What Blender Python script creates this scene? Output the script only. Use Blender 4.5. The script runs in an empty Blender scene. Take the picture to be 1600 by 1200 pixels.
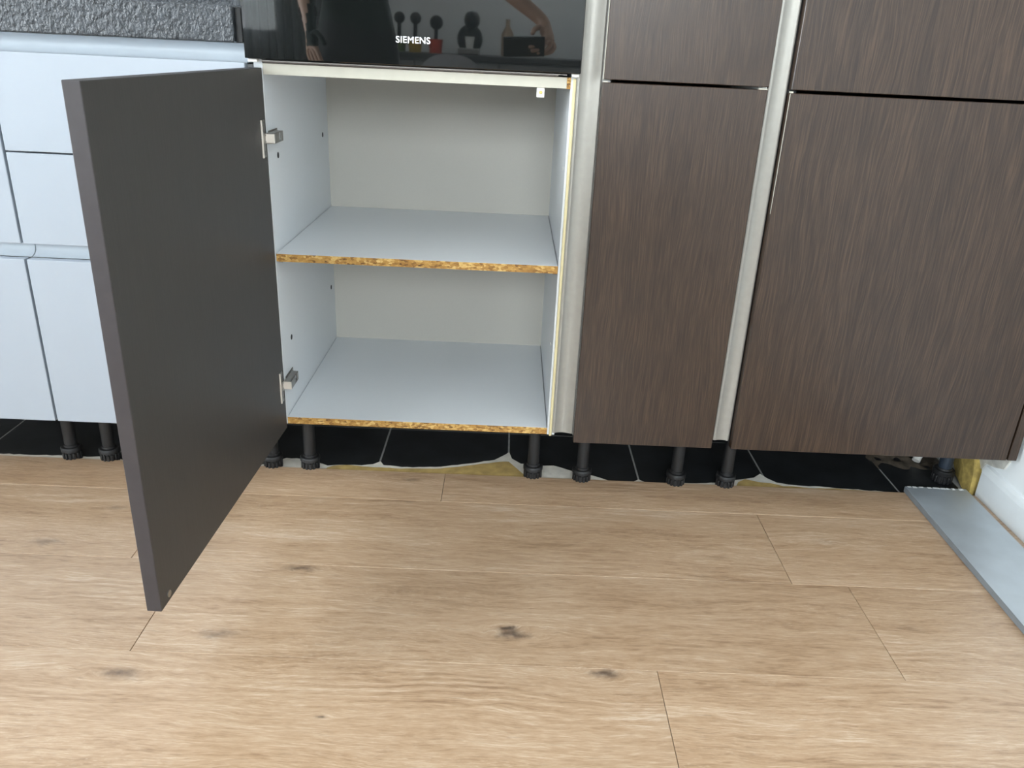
import bpy, bmesh, math, random
from mathutils import Vector, Matrix, Euler

random.seed(7)
S = bpy.context.scene
COL = S.collection

# ------------------------------------------------------------------ camera
cam_d = bpy.data.cameras.new('camera')
cam = bpy.data.objects.new('camera', cam_d)
COL.objects.link(cam)
cam.location = (0.480575, -1.583132, 0.933085)
cam.rotation_euler = (1.17183, -0.044215, 0.00504870)
cam_d.sensor_fit = 'HORIZONTAL'
cam_d.sensor_width = 36.0
cam_d.lens = 1253.92 / 1600 * 36.0
cam_d.clip_start = 0.02
S.camera = cam

# ------------------------------------------------------------------ world, light, exposure
S.view_settings.view_transform = 'Standard'
S.view_settings.look = 'None'
S.view_settings.gamma = 1.0
S.view_settings.use_curve_mapping = False
S.view_settings.exposure = 1.97

w = bpy.data.worlds.new('overcast_sky')
S.world = w
w.use_nodes = True
bg = w.node_tree.nodes['Background']
bg.inputs['Color'].default_value = (0.90, 0.94, 1.0, 1)
bg.inputs['Strength'].default_value = 7.0

# room extents
RX0, RX1 = -2.30, 1.627
RY0, RY1 = -4.60, 0.60
RZ = 2.55
# windows: (rear wall) x0,x1,z0,z1 ; (left wall) y0,y1,z0,z1
WR = (-2.15, -1.15, 0.90, 2.48)
W3 = (-0.70, 1.40, 1.32, 2.48)  # unseen window, added to send frontal fill light into the open cabinet
WL = (-2.55, -0.45, 0.75, 2.15)

def portal(name, loc, rot, sx, sz):
    l = bpy.data.lights.new(name, 'AREA')
    l.shape = 'RECTANGLE'
    l.size, l.size_y = sx, sz
    o = bpy.data.objects.new(name, l)
    o.location = loc
    o.rotation_euler = rot
    COL.objects.link(o)
    try:
        l.cycles.is_portal = True
    except Exception:
        pass
    return o
portal('sky_portal_rear', ((WR[0]+WR[1])/2, RY0-0.11, (WR[2]+WR[3])/2), (math.radians(90), 0, 0), WR[1]-WR[0], WR[3]-WR[2])
portal('sky_portal_rear', ((W3[0]+W3[1])/2, RY0-0.11, (W3[2]+W3[3])/2), (math.radians(90), 0, 0), W3[1]-W3[0], W3[3]-W3[2])
portal('sky_portal_left', (RX0-0.11, (WL[0]+WL[1])/2, (WL[2]+WL[3])/2), (math.radians(90), 0, math.radians(-90)), WL[1]-WL[0], WL[3]-WL[2])

# ------------------------------------------------------------------ object helpers
def empty(name, loc=(0, 0, 0), parent=None):
    o = bpy.data.objects.new(name, None)
    o.empty_display_size = 0.05
    COL.objects.link(o)
    o.location = loc
    o['wl'] = list(loc)
    if parent:
        o.parent = parent
    return o

def wl(o):
    return Vector(o['wl'])

def tag(o, label=None, cat=None, group=None, kind=None):
    if label: o['label'] = label
    if cat: o['category'] = cat
    if group: o['group'] = group
    if kind: o['kind'] = kind
    return o

def finish(name, bm, mats, parent=None, smooth=None, base=None):
    """link a bmesh built in world coordinates as one object with its origin at its centre"""
    vs = [v.co for v in bm.verts]
    lo = Vector([min(v[i] for v in vs) for i in range(3)])
    hi = Vector([max(v[i] for v in vs) for i in range(3)])
    c = (lo + hi) / 2
    if base is not None:
        c = Vector(base)
    bmesh.ops.translate(bm, verts=bm.verts, vec=-c)
    bmesh.ops.recalc_face_normals(bm, faces=bm.faces)
    if smooth is not None:
        for f in bm.faces:
            f.smooth = True
        for e in bm.edges:
            if len(e.link_faces) == 2 and e.calc_face_angle(0) > math.radians(smooth):
                e.smooth = False
    me = bpy.data.meshes.new(name)
    bm.to_mesh(me)
    bm.free()
    if not isinstance(mats, (list, tuple)):
        mats = [mats]
    for m in mats:
        me.materials.append(m)
    o = bpy.data.objects.new(name, me)
    COL.objects.link(o)
    o['wl'] = list(c)
    if parent:
        o.parent = parent
        o.location = c - wl(parent)
    else:
        o.location = c
    return o

def B():
    return bmesh.new()

def box(bm, x0, x1, y0, y1, z0, z1, bev=0.0, seg=1, mat=0, M=None):
    t = bmesh.new()
    bmesh.ops.create_cube(t, size=1.0)
    bmesh.ops.scale(t, vec=(x1-x0, y1-y0, z1-z0), verts=t.verts)
    bmesh.ops.translate(t, vec=((x0+x1)/2, (y0+y1)/2, (z0+z1)/2), verts=t.verts)
    if bev > 0:
        bmesh.ops.bevel(t, geom=t.edges[:], offset=bev, segments=seg, affect='EDGES', profile=0.5)
    add(bm, t, mat, M)

def add(bm, t, mat=0, M=None):
    if M is not None:
        bmesh.ops.transform(t, matrix=M, verts=t.verts)
    vm = {}
    for v in t.verts:
        vm[v] = bm.verts.new(v.co)
    for f in t.faces:
        try:
            nf = bm.faces.new([vm[v] for v in f.verts])
            nf.material_index = mat
        except ValueError:
            pass
    t.free()

def lathe(bm, prof, cx, cy, seg=24, mat=0, M=None):
    """prof = [(r, z)...] turned round the z axis at cx, cy"""
    t = bmesh.new()
    rings = []
    for r, z in prof:
        rings.append([t.verts.new((cx + r*math.cos(2*math.pi*k/seg), cy + r*math.sin(2*math.pi*k/seg), z)) for k in range(seg)])
    for a, b in zip(rings, rings[1:]):
        for k in range(seg):
            t.faces.new((a[k], a[(k+1) % seg], b[(k+1) % seg], b[k]))
    t.faces.new(rings[0][::-1])
    t.faces.new(rings[-1])
    add(bm, t, mat, M)

def prism_z(bm, pts, z0, z1, mat=0):
    lo = [bm.verts.new((x, y, z0)) for x, y in pts]
    hi = [bm.verts.new((x, y, z1)) for x, y in pts]
    n = len(pts)
    bm.faces.new(lo[::-1]).material_index = mat
    bm.faces.new(hi).material_index = mat
    for i in range(n):
        bm.faces.new((lo[i], lo[(i+1) % n], hi[(i+1) % n], hi[i])).material_index = mat

def cyl(bm, p0, p1, r, seg=16, r2=None, mat=0):
    p0, p1 = Vector(p0), Vector(p1)
    d = p1 - p0
    q = d.to_track_quat('Z', 'Y').to_matrix().to_4x4()
    M = Matrix.Translation(p0) @ q
    lathe(bm, [(r, 0), (r if r2 is None else r2, d.length)], 0, 0, seg, mat, M)

# ------------------------------------------------------------------ material helpers
class NT:
    def __init__(s, name):
        s.m = bpy.data.materials.new(name)
        s.m.use_nodes = True
        s.t = s.m.node_tree
        s.b = s.t.nodes['Principled BSDF']
        s.out = s.t.nodes['Material Output']
    def n(s, typ, **kw):
        nd = s.t.nodes.new(typ)
        for k, v in kw.items():
            if k.startswith('i_'):
                nd.inputs[k[2:].replace('_', ' ')].default_value = v
            else:
                setattr(nd, k, v)
        return nd
    def l(s, a, b):
        s.t.links.new(a, b)
    def set(s, **kw):
        for k, v in kw.items():
            s.b.inputs[k.replace('_', ' ')].default_value = v
        return s
    def math(s, op, a, b=None, c=None, clamp=False):
        nd = s.t.nodes.new('ShaderNodeMath')
        nd.operation = op
        nd.use_clamp = clamp
        for i, v in enumerate((a, b, c)):
            if v is None: continue
            if isinstance(v, (int, float)): nd.inputs[i].default_value = v
            else: s.l(v, nd.inputs[i])
        return nd.outputs[0]
    def mix(s, fac, a, b, typ='MIX'):
        nd = s.t.nodes.new('ShaderNodeMix')
        nd.data_type = 'RGBA'
        nd.blend_type = typ
        for sock, v in ((nd.inputs[0], fac), (nd.inputs[6], a), (nd.inputs[7], b)):
            if isinstance(v, (int, float)): sock.default_value = v
            elif isinstance(v, (tuple, list)): sock.default_value = (v[0], v[1], v[2], 1)
            else: s.l(v, sock)
        return nd.outputs[2]
    def ramp(s, fac, stops):
        nd = s.t.nodes.new('ShaderNodeValToRGB')
        e = nd.color_ramp.elements
        while len(e) < len(stops): e.new(0.5)
        for k, (p, c) in enumerate(stops):
            e[k].position = p
            if isinstance(c, (int, float)): c = (c, c, c)
            e[k].color = (c[0], c[1], c[2], 1)
        s.l(fac, nd.inputs[0])
        return nd.outputs[0]
    def obj(s, scale=(1, 1, 1), rnd=False):
        tc = s.t.nodes.new('ShaderNodeTexCoord')
        v = tc.outputs['Object']
        if rnd:
            oi = s.t.nodes.new('ShaderNodeObjectInfo')
            mu = s.math('MULTIPLY', oi.outputs['Random'], 57.0)
            ad = s.t.nodes.new('ShaderNodeVectorMath'); ad.operation = 'ADD'
            s.l(v, ad.inputs[0]); s.l(mu, ad.inputs[1])
            v = ad.outputs[0]
        mp = s.t.nodes.new('ShaderNodeMapping')
        mp.inputs['Scale'].default_value = scale
        s.l(v, mp.inputs['Vector'])
        return mp.outputs[0]
    def noise(s, vec, scale=1.0, detail=3.0, rough=0.5, dist=0.0):
        nd = s.t.nodes.new('ShaderNodeTexNoise')
        nd.inputs['Scale'].default_value = scale
        nd.inputs['Detail'].default_value = detail
        nd.inputs['Roughness'].default_value = rough
        nd.inputs['Distortion'].default_value = dist
        s.l(vec, nd.inputs['Vector'])
        return nd.outputs['Fac']
    def bump(s, h, strength=0.2, dist=0.002):
        nd = s.t.nodes.new('ShaderNodeBump')
        nd.inputs['Strength'].default_value = strength
        nd.inputs['Distance'].default_value = dist
        s.l(h, nd.inputs['Height'])
        s.l(nd.outputs[0], s.b.inputs['Normal'])

def plain(name, col, rough=0.5, metal=0.0, var=0.06, nscale=30.0, bump=0.0, spec=None, coat=0.0):
    k = NT(name)
    f = k.noise(k.obj(), nscale, 3)
    a = tuple(c*(1-var) for c in col); b = tuple(min(1, c*(1+var)) for c in col)
    k.l(k.ramp(f, [(0.3, a), (0.7, b)]), k.b.inputs['Base Color'])
    k.set(Roughness=rough, Metallic=metal)
    if spec is not None: k.b.inputs['Specular IOR Level'].default_value = spec
    if coat: k.b.inputs['Coat Weight'].default_value = coat; k.b.inputs['Coat Roughness'].default_value = 0.1
    if bump: k.bump(k.noise(k.obj(), nscale*6, 2), bump, 0.001)
    return k.m

def wood_veneer(name, dark, mid, light, rough, bumpy=0.35, spec=0.5):
    k = NT(name)
    v = k.obj((1, 1, 1), True)
    warp = k.noise(k.obj((9, 9, 2.2), True), 1.0, 3)
    sep = k.n('ShaderNodeSeparateXYZ'); k.l(v, sep.inputs[0])
    x2 = k.math('ADD', sep.outputs[0], k.math('MULTIPLY', warp, 0.045))
    cb = k.n('ShaderNodeCombineXYZ'); k.l(x2, cb.inputs[0]); k.l(sep.outputs[1], cb.inputs[1]); k.l(sep.outputs[2], cb.inputs[2])
    def nz(sx, sz, d, ro):
        mp = k.n('ShaderNodeMapping'); mp.inputs['Scale'].default_value = (sx, sx, sz)
        k.l(cb.outputs[0], mp.inputs['Vector'])
        return k.noise(mp.outputs[0], 1.0, d, ro)
    fine = nz(430, 12, 3, 0.6)
    broad = nz(40, 1.6, 3, 0.6)
    g = k.math('ADD', k.math('MULTIPLY', fine, 0.78), k.math('MULTIPLY', broad, 0.22))
    c = k.ramp(g, [(0.36, dark), (0.5, mid), (0.66, light)])
    k.l(c, k.b.inputs['Base Color'])
    k.set(Roughness=rough)
    k.b.inputs['Specular IOR Level'].default_value = spec
    k.bump(fine, bumpy, 0.0006)
    return k.m

# ---- materials
M_wall = plain('wall_paint', (0.78, 0.79, 0.78), 0.8, var=0.02, nscale=5, bump=0.05)
M_wallr = plain('wall_paint_right', (0.80, 0.84, 0.86), 0.7, var=0.02, nscale=12, bump=0.15)
M_ceil = plain('ceiling_paint', (0.80, 0.80, 0.79), 0.9, var=0.01)
M_white = plain('white_melamine', (0.71, 0.705, 0.685), 0.42, var=0.012, nscale=350, bump=0.04)
M_back = plain('beige_grey_back_board', (0.525, 0.505, 0.455), 0.5, var=0.012, nscale=350)
M_inner = plain('cool_white_melamine', (0.70, 0.73, 0.755), 0.36, var=0.015, nscale=400, bump=0.05)
M_rail = plain('cream_edging', (0.54, 0.52, 0.44), 0.45, var=0.03, nscale=40)
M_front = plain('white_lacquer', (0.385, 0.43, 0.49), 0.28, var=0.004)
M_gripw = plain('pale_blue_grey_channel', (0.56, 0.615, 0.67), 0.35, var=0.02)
M_dark = wood_veneer('dark_oak_veneer', (0.0200, 0.0105, 0.0062), (0.036, 0.0200, 0.0118), (0.066, 0.039, 0.0235), 0.37, 0.25, 0.58)
M_dark2 = wood_veneer('dark_oak_inner', (0.046, 0.043, 0.040), (0.051, 0.047, 0.044), (0.056, 0.052, 0.048), 0.5, 0.05)
M_edge = plain('dark_door_edge', (0.036, 0.031, 0.034), 0.5, var=0.08, nscale=60)
M_yellow = plain('yellowed_edging', (0.64, 0.56, 0.33), 0.5, var=0.05)
M_alu = plain('satin_aluminium', (0.36, 0.35, 0.32), 0.42, 0.45, var=0.03, nscale=80)
M_plinth = plain('brushed_aluminium_foil', (0.52, 0.57, 0.61), 0.36, 0.5, var=0.06, nscale=14)
M_plinthside = plain('plinth_edge', (0.20, 0.22, 0.24), 0.5, var=0.1)
M_black = plain('black_plastic', (0.015, 0.016, 0.018), 0.45, var=0.15)
M_foot = plain('worn_black_plastic', (0.012, 0.012, 0.013), 0.5, var=0.3, nscale=120)
M_blueleg = plain('blue_black_plastic', (0.022, 0.032, 0.048), 0.45, var=0.15)
M_steel = plain('nickel_steel', (0.62, 0.58, 0.52), 0.28, 1.0, var=0.05)
M_bright = plain('bright_nickel', (0.80, 0.75, 0.68), 0.5, 0.6, var=0.03)
M_steeld = plain('dull_steel', (0.36, 0.35, 0.33), 0.38, 1.0, var=0.1)
M_brass = plain('brass_screw', (0.60, 0.45, 0.15), 0.35, 1.0)
M_hole = plain('dark_hole', (0.03, 0.03, 0.032), 0.8)
M_pin = plain('brown_plastic_pin', (0.22, 0.15, 0.10), 0.5)
M_pvc = plain('white_pvc', (0.75, 0.74, 0.70), 0.4)
M_trim = plain('dark_metal_trim', (0.13, 0.11, 0.10), 0.35, 0.6)
M_compound = plain('levelling_compound', (0.72, 0.69, 0.62), 0.85, var=0.12, nscale=40, bump=0.3)
M_ochre = plain('ochre_adhesive', (0.47, 0.33, 0.12), 0.7, var=0.22, nscale=35, bump=0.2)
M_foam = plain('yellow_foam', (0.42, 0.31, 0.09), 0.8, var=0.3, nscale=60, bump=0.5)
M_plaster = plain('rough_plaster', (0.58, 0.57, 0.52), 0.9, var=0.15, nscale=60, bump=0.8)
M_grout = plain('grey_grout', (0.30, 0.30, 0.29), 0.85, var=0.15, nscale=50)
M_tile = plain('black_slate_tile', (0.011, 0.0125, 0.014), 0.45, var=0.5, nscale=14, bump=0.15)
M_debris = plain('brown_debris', (0.09, 0.07, 0.05), 0.9, var=0.4, nscale=50, bump=0.6)
M_skirt = plain('skirting_white', (0.78, 0.825, 0.85), 0.4, var=0.02)
M_letter = plain('mirror_lettering', (0.95, 0.95, 0.96), 0.22, 0.75, var=0.0)

def mk_glass_black():
    k = NT('black_oven_glass')
    k.set(Roughness=0.02)
    k.b.inputs['Base Color'].default_value = (0.006, 0.007, 0.007, 1)
    k.b.inputs['Specular IOR Level'].default_value = 1.0
    k.set(IOR=1.62)
    return k.m
M_glass = mk_glass_black()

def mk_chipboard():
    k = NT('raw_chipboard')
    v = k.obj((1, 1, 1), True)
    mp = k.n('ShaderNodeMapping'); mp.inputs['Scale'].default_value = (130, 260, 260); k.l(v, mp.inputs['Vector'])
    vo = k.n('ShaderNodeTexVoronoi'); vo.inputs['Scale'].default_value = 1.0; k.l(mp.outputs[0], vo.inputs['Vector'])
    sep = k.n('ShaderNodeSeparateColor'); k.l(vo.outputs['Color'], sep.inputs[0])
    f = k.noise(mp.outputs[0], 1.6, 3, 0.6)
    g = k.math('ADD', k.math('MULTIPLY', sep.outputs[0], 0.62), k.math('MULTIPLY', f, 0.38))
    big = k.noise(k.obj((18, 18, 18), True), 1.0, 2)
    g2 = k.math('ADD', g, k.math('MULTIPLY', k.math('SUBTRACT', big, 0.5), 0.35))
    c = k.ramp(g2, [(0.14, (0.10, 0.045, 0.014)), (0.32, (0.33, 0.165, 0.04)), (0.58, (0.47, 0.26, 0.065)), (0.86, (0.72, 0.50, 0.19))])
    k.l(c, k.b.inputs['Base Color'])
    k.set(Roughness=0.75)
    k.bump(g, 0.5, 0.0008)
    return k.m
M_chip = mk_chipboard()

def mk_stone():
    k = NT('hammered_black_stone')
    v = k.obj((1, 1, 0.75))
    n1 = k.noise(v, 105, 3, 0.6)
    n2 = k.noise(v, 420, 2, 0.5)
    c = k.ramp(k.noise(v, 60, 3), [(0.3, (0.024, 0.029, 0.035)), (0.7, (0.054, 0.062, 0.073))])
    sp = k.ramp(n2, [(0.68, 0.0), (0.74, 1.0)])
    k.l(k.mix(k.math('MULTIPLY', sp, 0.5), c, (0.50, 0.51, 0.53)), k.b.inputs['Base Color'])
    k.set(Roughness=0.36)
    k.b.inputs['Specular IOR Level'].default_value = 0.5
    k.bump(n1, 1.0, 0.006)
    return k.m
M_stone = mk_stone()
M_stonedark = plain('dark_stone_end', (0.016, 0.017, 0.018), 0.45, var=0.2)

def mk_floor():
    k = NT('oak_vinyl_plank')
    geo = k.n('ShaderNodeNewGeometry')
    sg = k.n('ShaderNodeSeparateXYZ'); k.l(geo.outputs['Position'], sg.inputs[0])
    # knots printed on the planks: (x, y, size, strength)
    knots = [(0.113, -0.314, 0.016, 0.9), (0.516, -0.478, 0.016, 1.0), (0.508, -0.462, 0.008, 1.0), (0.020, -0.504, 0.018, 0.7),
             (0.667, -0.564, 0.014, 1.0), (-0.10, -0.602, 0.016, 0.9), (0.233, -0.675, 0.0045, 1.0),
             (1.185, -0.150, 0.022, 0.35), (0.283, 0.040, 0.012, 0.7), (0.935, -0.225, 0.012, 0.4), (1.235, -0.42, 0.012, 0.4),
             (-0.395, -0.26, 0.018, 0.7), (-0.32, -0.13, 0.014, 0.6), (0.285, -0.058, 0.006, 0.6)]
    kn = k.noise(geo.outputs['Position'], 55.0, 3, 0.65)
    kn2 = k.noise(geo.outputs['Position'], 38.0, 2, 0.5)
    dark = None; push = None
    for (kx, ky, ks, st) in knots:
        dx = k.math('ADD', k.math('MULTIPLY', k.math('SUBTRACT', sg.outputs[0], kx), 0.42/ks), k.math('MULTIPLY', k.math('SUBTRACT', kn, 0.5), 1.4))
        dy = k.math('ADD', k.math('MULTIPLY', k.math('SUBTRACT', sg.outputs[1], ky), 1.15/ks), k.math('MULTIPLY', k.math('SUBTRACT', kn2, 0.5), 1.8))
        r2 = k.math('ADD', k.math('MULTIPLY', dx, dx), k.math('MULTIPLY', dy, dy))
        g = k.math('POWER', 2.718, k.math('MULTIPLY', r2, -1.6))
        g = k.math('MULTIPLY', g, st)
        w_ = k.math('MULTIPLY', k.math('MULTIPLY', dy, k.math('POWER', 2.718, k.math('MULTIPLY', r2, -0.16))), ks*0.55*st)
        dark = g if dark is None else k.math('ADD', dark, g)
        push = w_ if push is None else k.math('ADD', push, w_)
    v = k.obj((1, 1, 1), True)
    sp = k.n('ShaderNodeSeparateXYZ'); k.l(v, sp.inputs[0])
    warp = k.noise(k.obj((2.6, 7.0, 1), True), 1.0, 3, 0.55)
    y2 = k.math('ADD', sp.outputs[1], k.math('MULTIPLY', warp, 0.055))
    y2 = k.math('SUBTRACT', y2, push)
    cb = k.n('ShaderNodeCombineXYZ'); k.l(sp.outputs[0], cb.inputs[0]); k.l(y2, cb.inputs[1]); k.l(sp.outputs[2], cb.inputs[2])
    def nz(sx, sy, d, r):
        mp = k.n('ShaderNodeMapping'); mp.inputs['Scale'].default_value = (sx, sy, 1)
        k.l(cb.outputs[0], mp.inputs['Vector'])
        return k.noise(mp.outputs[0], 1.0, d, r)
    broad = nz(2.2, 15, 4, 0.55)
    mid = nz(9, 95, 4, 0.66)
    fine = nz(34, 420, 3, 0.7)
    pore = nz(75, 380, 2, 0.6)
    wv = k.n('ShaderNodeTexWave'); wv.bands_direction = 'Y'; wv.inputs['Scale'].default_value = 20.0
    wv.inputs['Distortion'].default_value = 7.0; wv.inputs['Detail'].default_value = 3.0; wv.inputs['Detail Scale'].default_value = 1.4
    mp = k.n('ShaderNodeMapping'); mp.inputs['Scale'].default_value = (0.30, 1.0, 1); k.l(cb.outputs[0], mp.inputs['Vector']); k.l(mp.outputs[0], wv.inputs['Vector'])
    patch = k.ramp(nz(1.6, 7, 2, 0.5), [(0.52, 0.0), (0.64, 1.0)])
    g = k.math('ADD', k.math('MULTIPLY', broad, 0.27), k.math('MULTIPLY', mid, 0.33))
    g = k.math('ADD', g, k.math('MULTIPLY', fine, 0.40))
    g = k.math('ADD', g, k.math('MULTIPLY', k.math('MULTIPLY', k.math('SUBTRACT', wv.outputs['Fac'], 0.5), patch), 0.10))
    c = k.ramp(g, [(0.37, (0.275, 0.165, 0.092)), (0.46, (0.42, 0.278, 0.168)), (0.54, (0.49, 0.342, 0.222)), (0.63, (0.62, 0.485, 0.36))])
    # pale limed flecks and dark pores
    fl = k.math('MULTIPLY', k.ramp(pore, [(0.57, 0.0), (0.68, 1.0)]), k.ramp(nz(2.0, 9, 3, 0.6), [(0.42, 0.0), (0.6, 1.0)]))
    c = k.mix(k.math('MULTIPLY', fl, 0.35), c, (0.66, 0.53, 0.40))
    po = k.ramp(nz(22, 430, 3, 0.7), [(0.32, 1.0), (0.41, 0.0)])
    c = k.mix(k.math('MULTIPLY', po, 0.42), c, (0.22, 0.145, 0.09))
    oi = k.n('ShaderNodeObjectInfo')
    tone = k.ramp(oi.outputs['Random'], [(0.0, (0.93, 0.92, 0.91)), (1.0, (1.06, 1.05, 1.04))])
    c = k.mix(1.0, c, tone, 'MULTIPLY')
    c = k.mix(k.math('MULTIPLY', k.math('POWER', dark, 1.5), 0.90, clamp=True), c, (0.075, 0.045, 0.03))
    k.l(c, k.b.inputs['Base Color'])
    k.l(k.ramp(fine, [(0.3, 0.42), (0.7, 0.34)]), k.b.inputs['Roughness'])
    k.b.inputs['Specular IOR Level'].default_value = 0.75
    k.b.inputs['Coat Weight'].default_value = 0.6
    k.b.inputs['Coat Roughness'].default_value = 0.30
    k.bump(k.math('ADD', fine, pore), 0.12, 0.0006)
    return k.m
M_floor = mk_floor()

# ------------------------------------------------------------------ FLOOR: bed, planks, old tiles
bm = B(); box(bm, RX0-0.15, RX1+0.15, RY0-0.15, RY1+0.15, -0.06, -0.0072)
floor = finish('floor', bm, M_grout)
tag(floor, kind='structure')

PL, PW = 1.27, 0.25
rows = []            # (y0, y1, joint x)
rows.append((-0.052, 0.0735, 0.357))
rows.append((-0.302, -0.052, 1.057))
rows.append((-0.552, -0.302, 1.165))
rows.append((-0.802, -0.552, 0.755))
y = -0.802
while y > RY0:
    rows.append((max(y-PW, RY0), y, random.uniform(-0.6, 0.6)))
    y -= PW
for (ya, yb, jx) in rows:
    x = jx
    while x > RX0: x -= PL
    while x < RX1:
        a, b = max(x, RX0), min(x+PL, RX1-0.004)
        if b - a > 0.01:
            bm = B()
            g = 0.0005
            yy = yb
            if yb > 0 and b < 0: yy = 0.0785
            box(bm, a+g, b-g, ya+0.0002, yy-0.0002, -0.0058, 0.0, 0.0006)
            finish('plank', bm, M_floor, floor)
        x += PL

T = 0.311
for k in range(-7, 5):
    xa = 0.194 + T*k
    for j in (-1, 0):
        ya = 0.31 + T*j - (0.0)
        x0, x1 = max(xa+0.0022, RX0), min(xa+T-0.0022, RX1-0.03)
        y0, y1 = ya+0.002, min(ya+T-0.002, RY1)
        if j == -1: y0 = 0.03
        if x1 - x0 < 0.02 or y1 - y0 < 0.02: continue
        bm = B(); box(bm, x0, x1, y0, y1, -0.0072, -0.0062, 0.0004)
        finish('floor_tile', bm, M_tile, floor)

def wavy(name, pts, z, mat, low=0.06):
    """thin irregular skin of floor filler: pts = far outline (x, y) left to right"""
    bm = B()
    fine = []
    for (x0, y0), (x1, y1) in zip(pts, pts[1:]):
        n = max(1, int((x1-x0)/0.012))
        for i in range(n):
            t = i/n
            fine.append((x0+(x1-x0)*t, y0+(y1-y0)*t + random.uniform(-0.0018, 0.0018)))
    fine.append(pts[-1])
    for (x0, y0), (x1, y1) in zip(fine, fine[1:]):
        if x1 - x0 < 1e-4: continue
        lo = -0.0066
        q = [(x0, low), (x1, low), (x1, max(y1, low+0.001)), (x0, max(y0, low+0.001))]
        top = [bm.verts.new((px, py, z)) for px, py in q]
        bot = [bm.verts.new((px, py, lo)) for px, py in (q[3], q[2])]
        bm.faces.new(top)
        bm.faces.new((top[3], top[2], bot[1], bot[0]))
    bmesh.ops.remove_doubles(bm, verts=bm.verts, dist=1e-5)
    o = finish(name, bm, mat, floor)
    return o
wavy('levelling_compound', [(-0.72, 0.088), (-0.60, 0.090), (-0.545, 0.092), (-0.52, 0.098), (-0.49, 0.092), (-0.43, 0.098), (-0.40, 0.082), (-0.36, 0.075)], -0.0045, M_compound)
wavy('levelling_compound', [(-0.09, 0.085), (-0.06, 0.095), (-0.03, 0.125), (0.02, 0.124), (0.075, 0.098), (0.12, 0.103), (0.155, 0.105), (0.180, 0.112), (0.196, 0.128), (0.206, 0.110), (0.25, 0.104),
      (0.33, 0.110), (0.42, 0.140), (0.47, 0.160), (0.498, 0.190), (0.506, 0.205), (0.513, 0.170), (0.535, 0.145), (0.585, 0.140), (0.615, 0.143), (0.645, 0.125), (0.70, 0.105), (0.74, 0.082), (0.76, 0.074),
      (0.80, 0.078), (0.815, 0.09), (0.83, 0.078), (0.88, 0.080), (0.94, 0.082), (1.00, 0.092), (1.06, 0.112), (1.10, 0.125), (1.121, 0.145), (1.132, 0.125), (1.15, 0.102), (1.20, 0.094), (1.26, 0.092), (1.34, 0.086), (1.42, 0.080)], -0.0045, M_compound)
wavy('ochre_adhesive', [(0.076, 0.085), (0.09, 0.098), (0.12, 0.100), (0.17, 0.098), (0.20, 0.096), (0.26, 0.095), (0.33, 0.100), (0.42, 0.128), (0.48, 0.146), (0.505, 0.152), (0.525, 0.120), (0.545, 0.085), (0.55, 0.075)], -0.0036, M_ochre)
wavy('ochre_adhesive', [(1.045, 0.078), (1.055, 0.098), (1.075, 0.112), (1.105, 0.100), (1.13, 0.098), (1.16, 0.088), (1.22, 0.082), (1.30, 0.084), (1.37, 0.078)], -0.0036, M_ochre)

# ------------------------------------------------------------------ WALLS, CEILING, WINDOWS
def structure(name, bm, mat):
    o = finish(name, bm, mat); o['kind'] = 'structure'; return o
bm = B(); box(bm, RX0-0.12, RX1+0.12, RY1, RY1+0.12, -0.06, RZ)
structure('wall_back', bm, M_wall)
bm = B(); box(bm, RX1, RX1+0.12, RY0-0.12, RY1, -0.06, RZ)
wall_r = structure('wall_right', bm, M_wallr)
bm = B()
box(bm, RX0-0.12, WR[0], RY0-0.12, RY0, -0.06, RZ)
box(bm, WR[1], W3[0], RY0-0.12, RY0, -0.06, RZ)
box(bm, W3[1], RX1+0.12, RY0-0.12, RY0, -0.06, RZ)
box(bm, W3[0], W3[1], RY0-0.12, RY0, -0.06, W3[2])
box(bm, W3[0], W3[1], RY0-0.12, RY0, W3[3], RZ)
box(bm, WR[0], WR[1], RY0-0.12, RY0, -0.06, WR[2])
box(bm, WR[0], WR[1], RY0-0.12, RY0, WR[3], RZ)
structure('wall_front', bm, M_wall)
bm = B()
box(bm, RX0-0.12, RX0, RY0, WL[0], -0.06, RZ)
box(bm, RX0-0.12, RX0, WL[1], RY1, -0.06, RZ)
box(bm, RX0-0.12, RX0, WL[0], WL[1], -0.06, WL[2])
box(bm, RX0-0.12, RX0, WL[0], WL[1], WL[3], RZ)
structure('wall_left', bm, M_wall)
bm = B(); box(bm, RX0-0.12, RX1+0.12, RY0-0.12, RY1+0.12, RZ, RZ+0.1)
structure('ceiling', bm, M_ceil)

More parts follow.
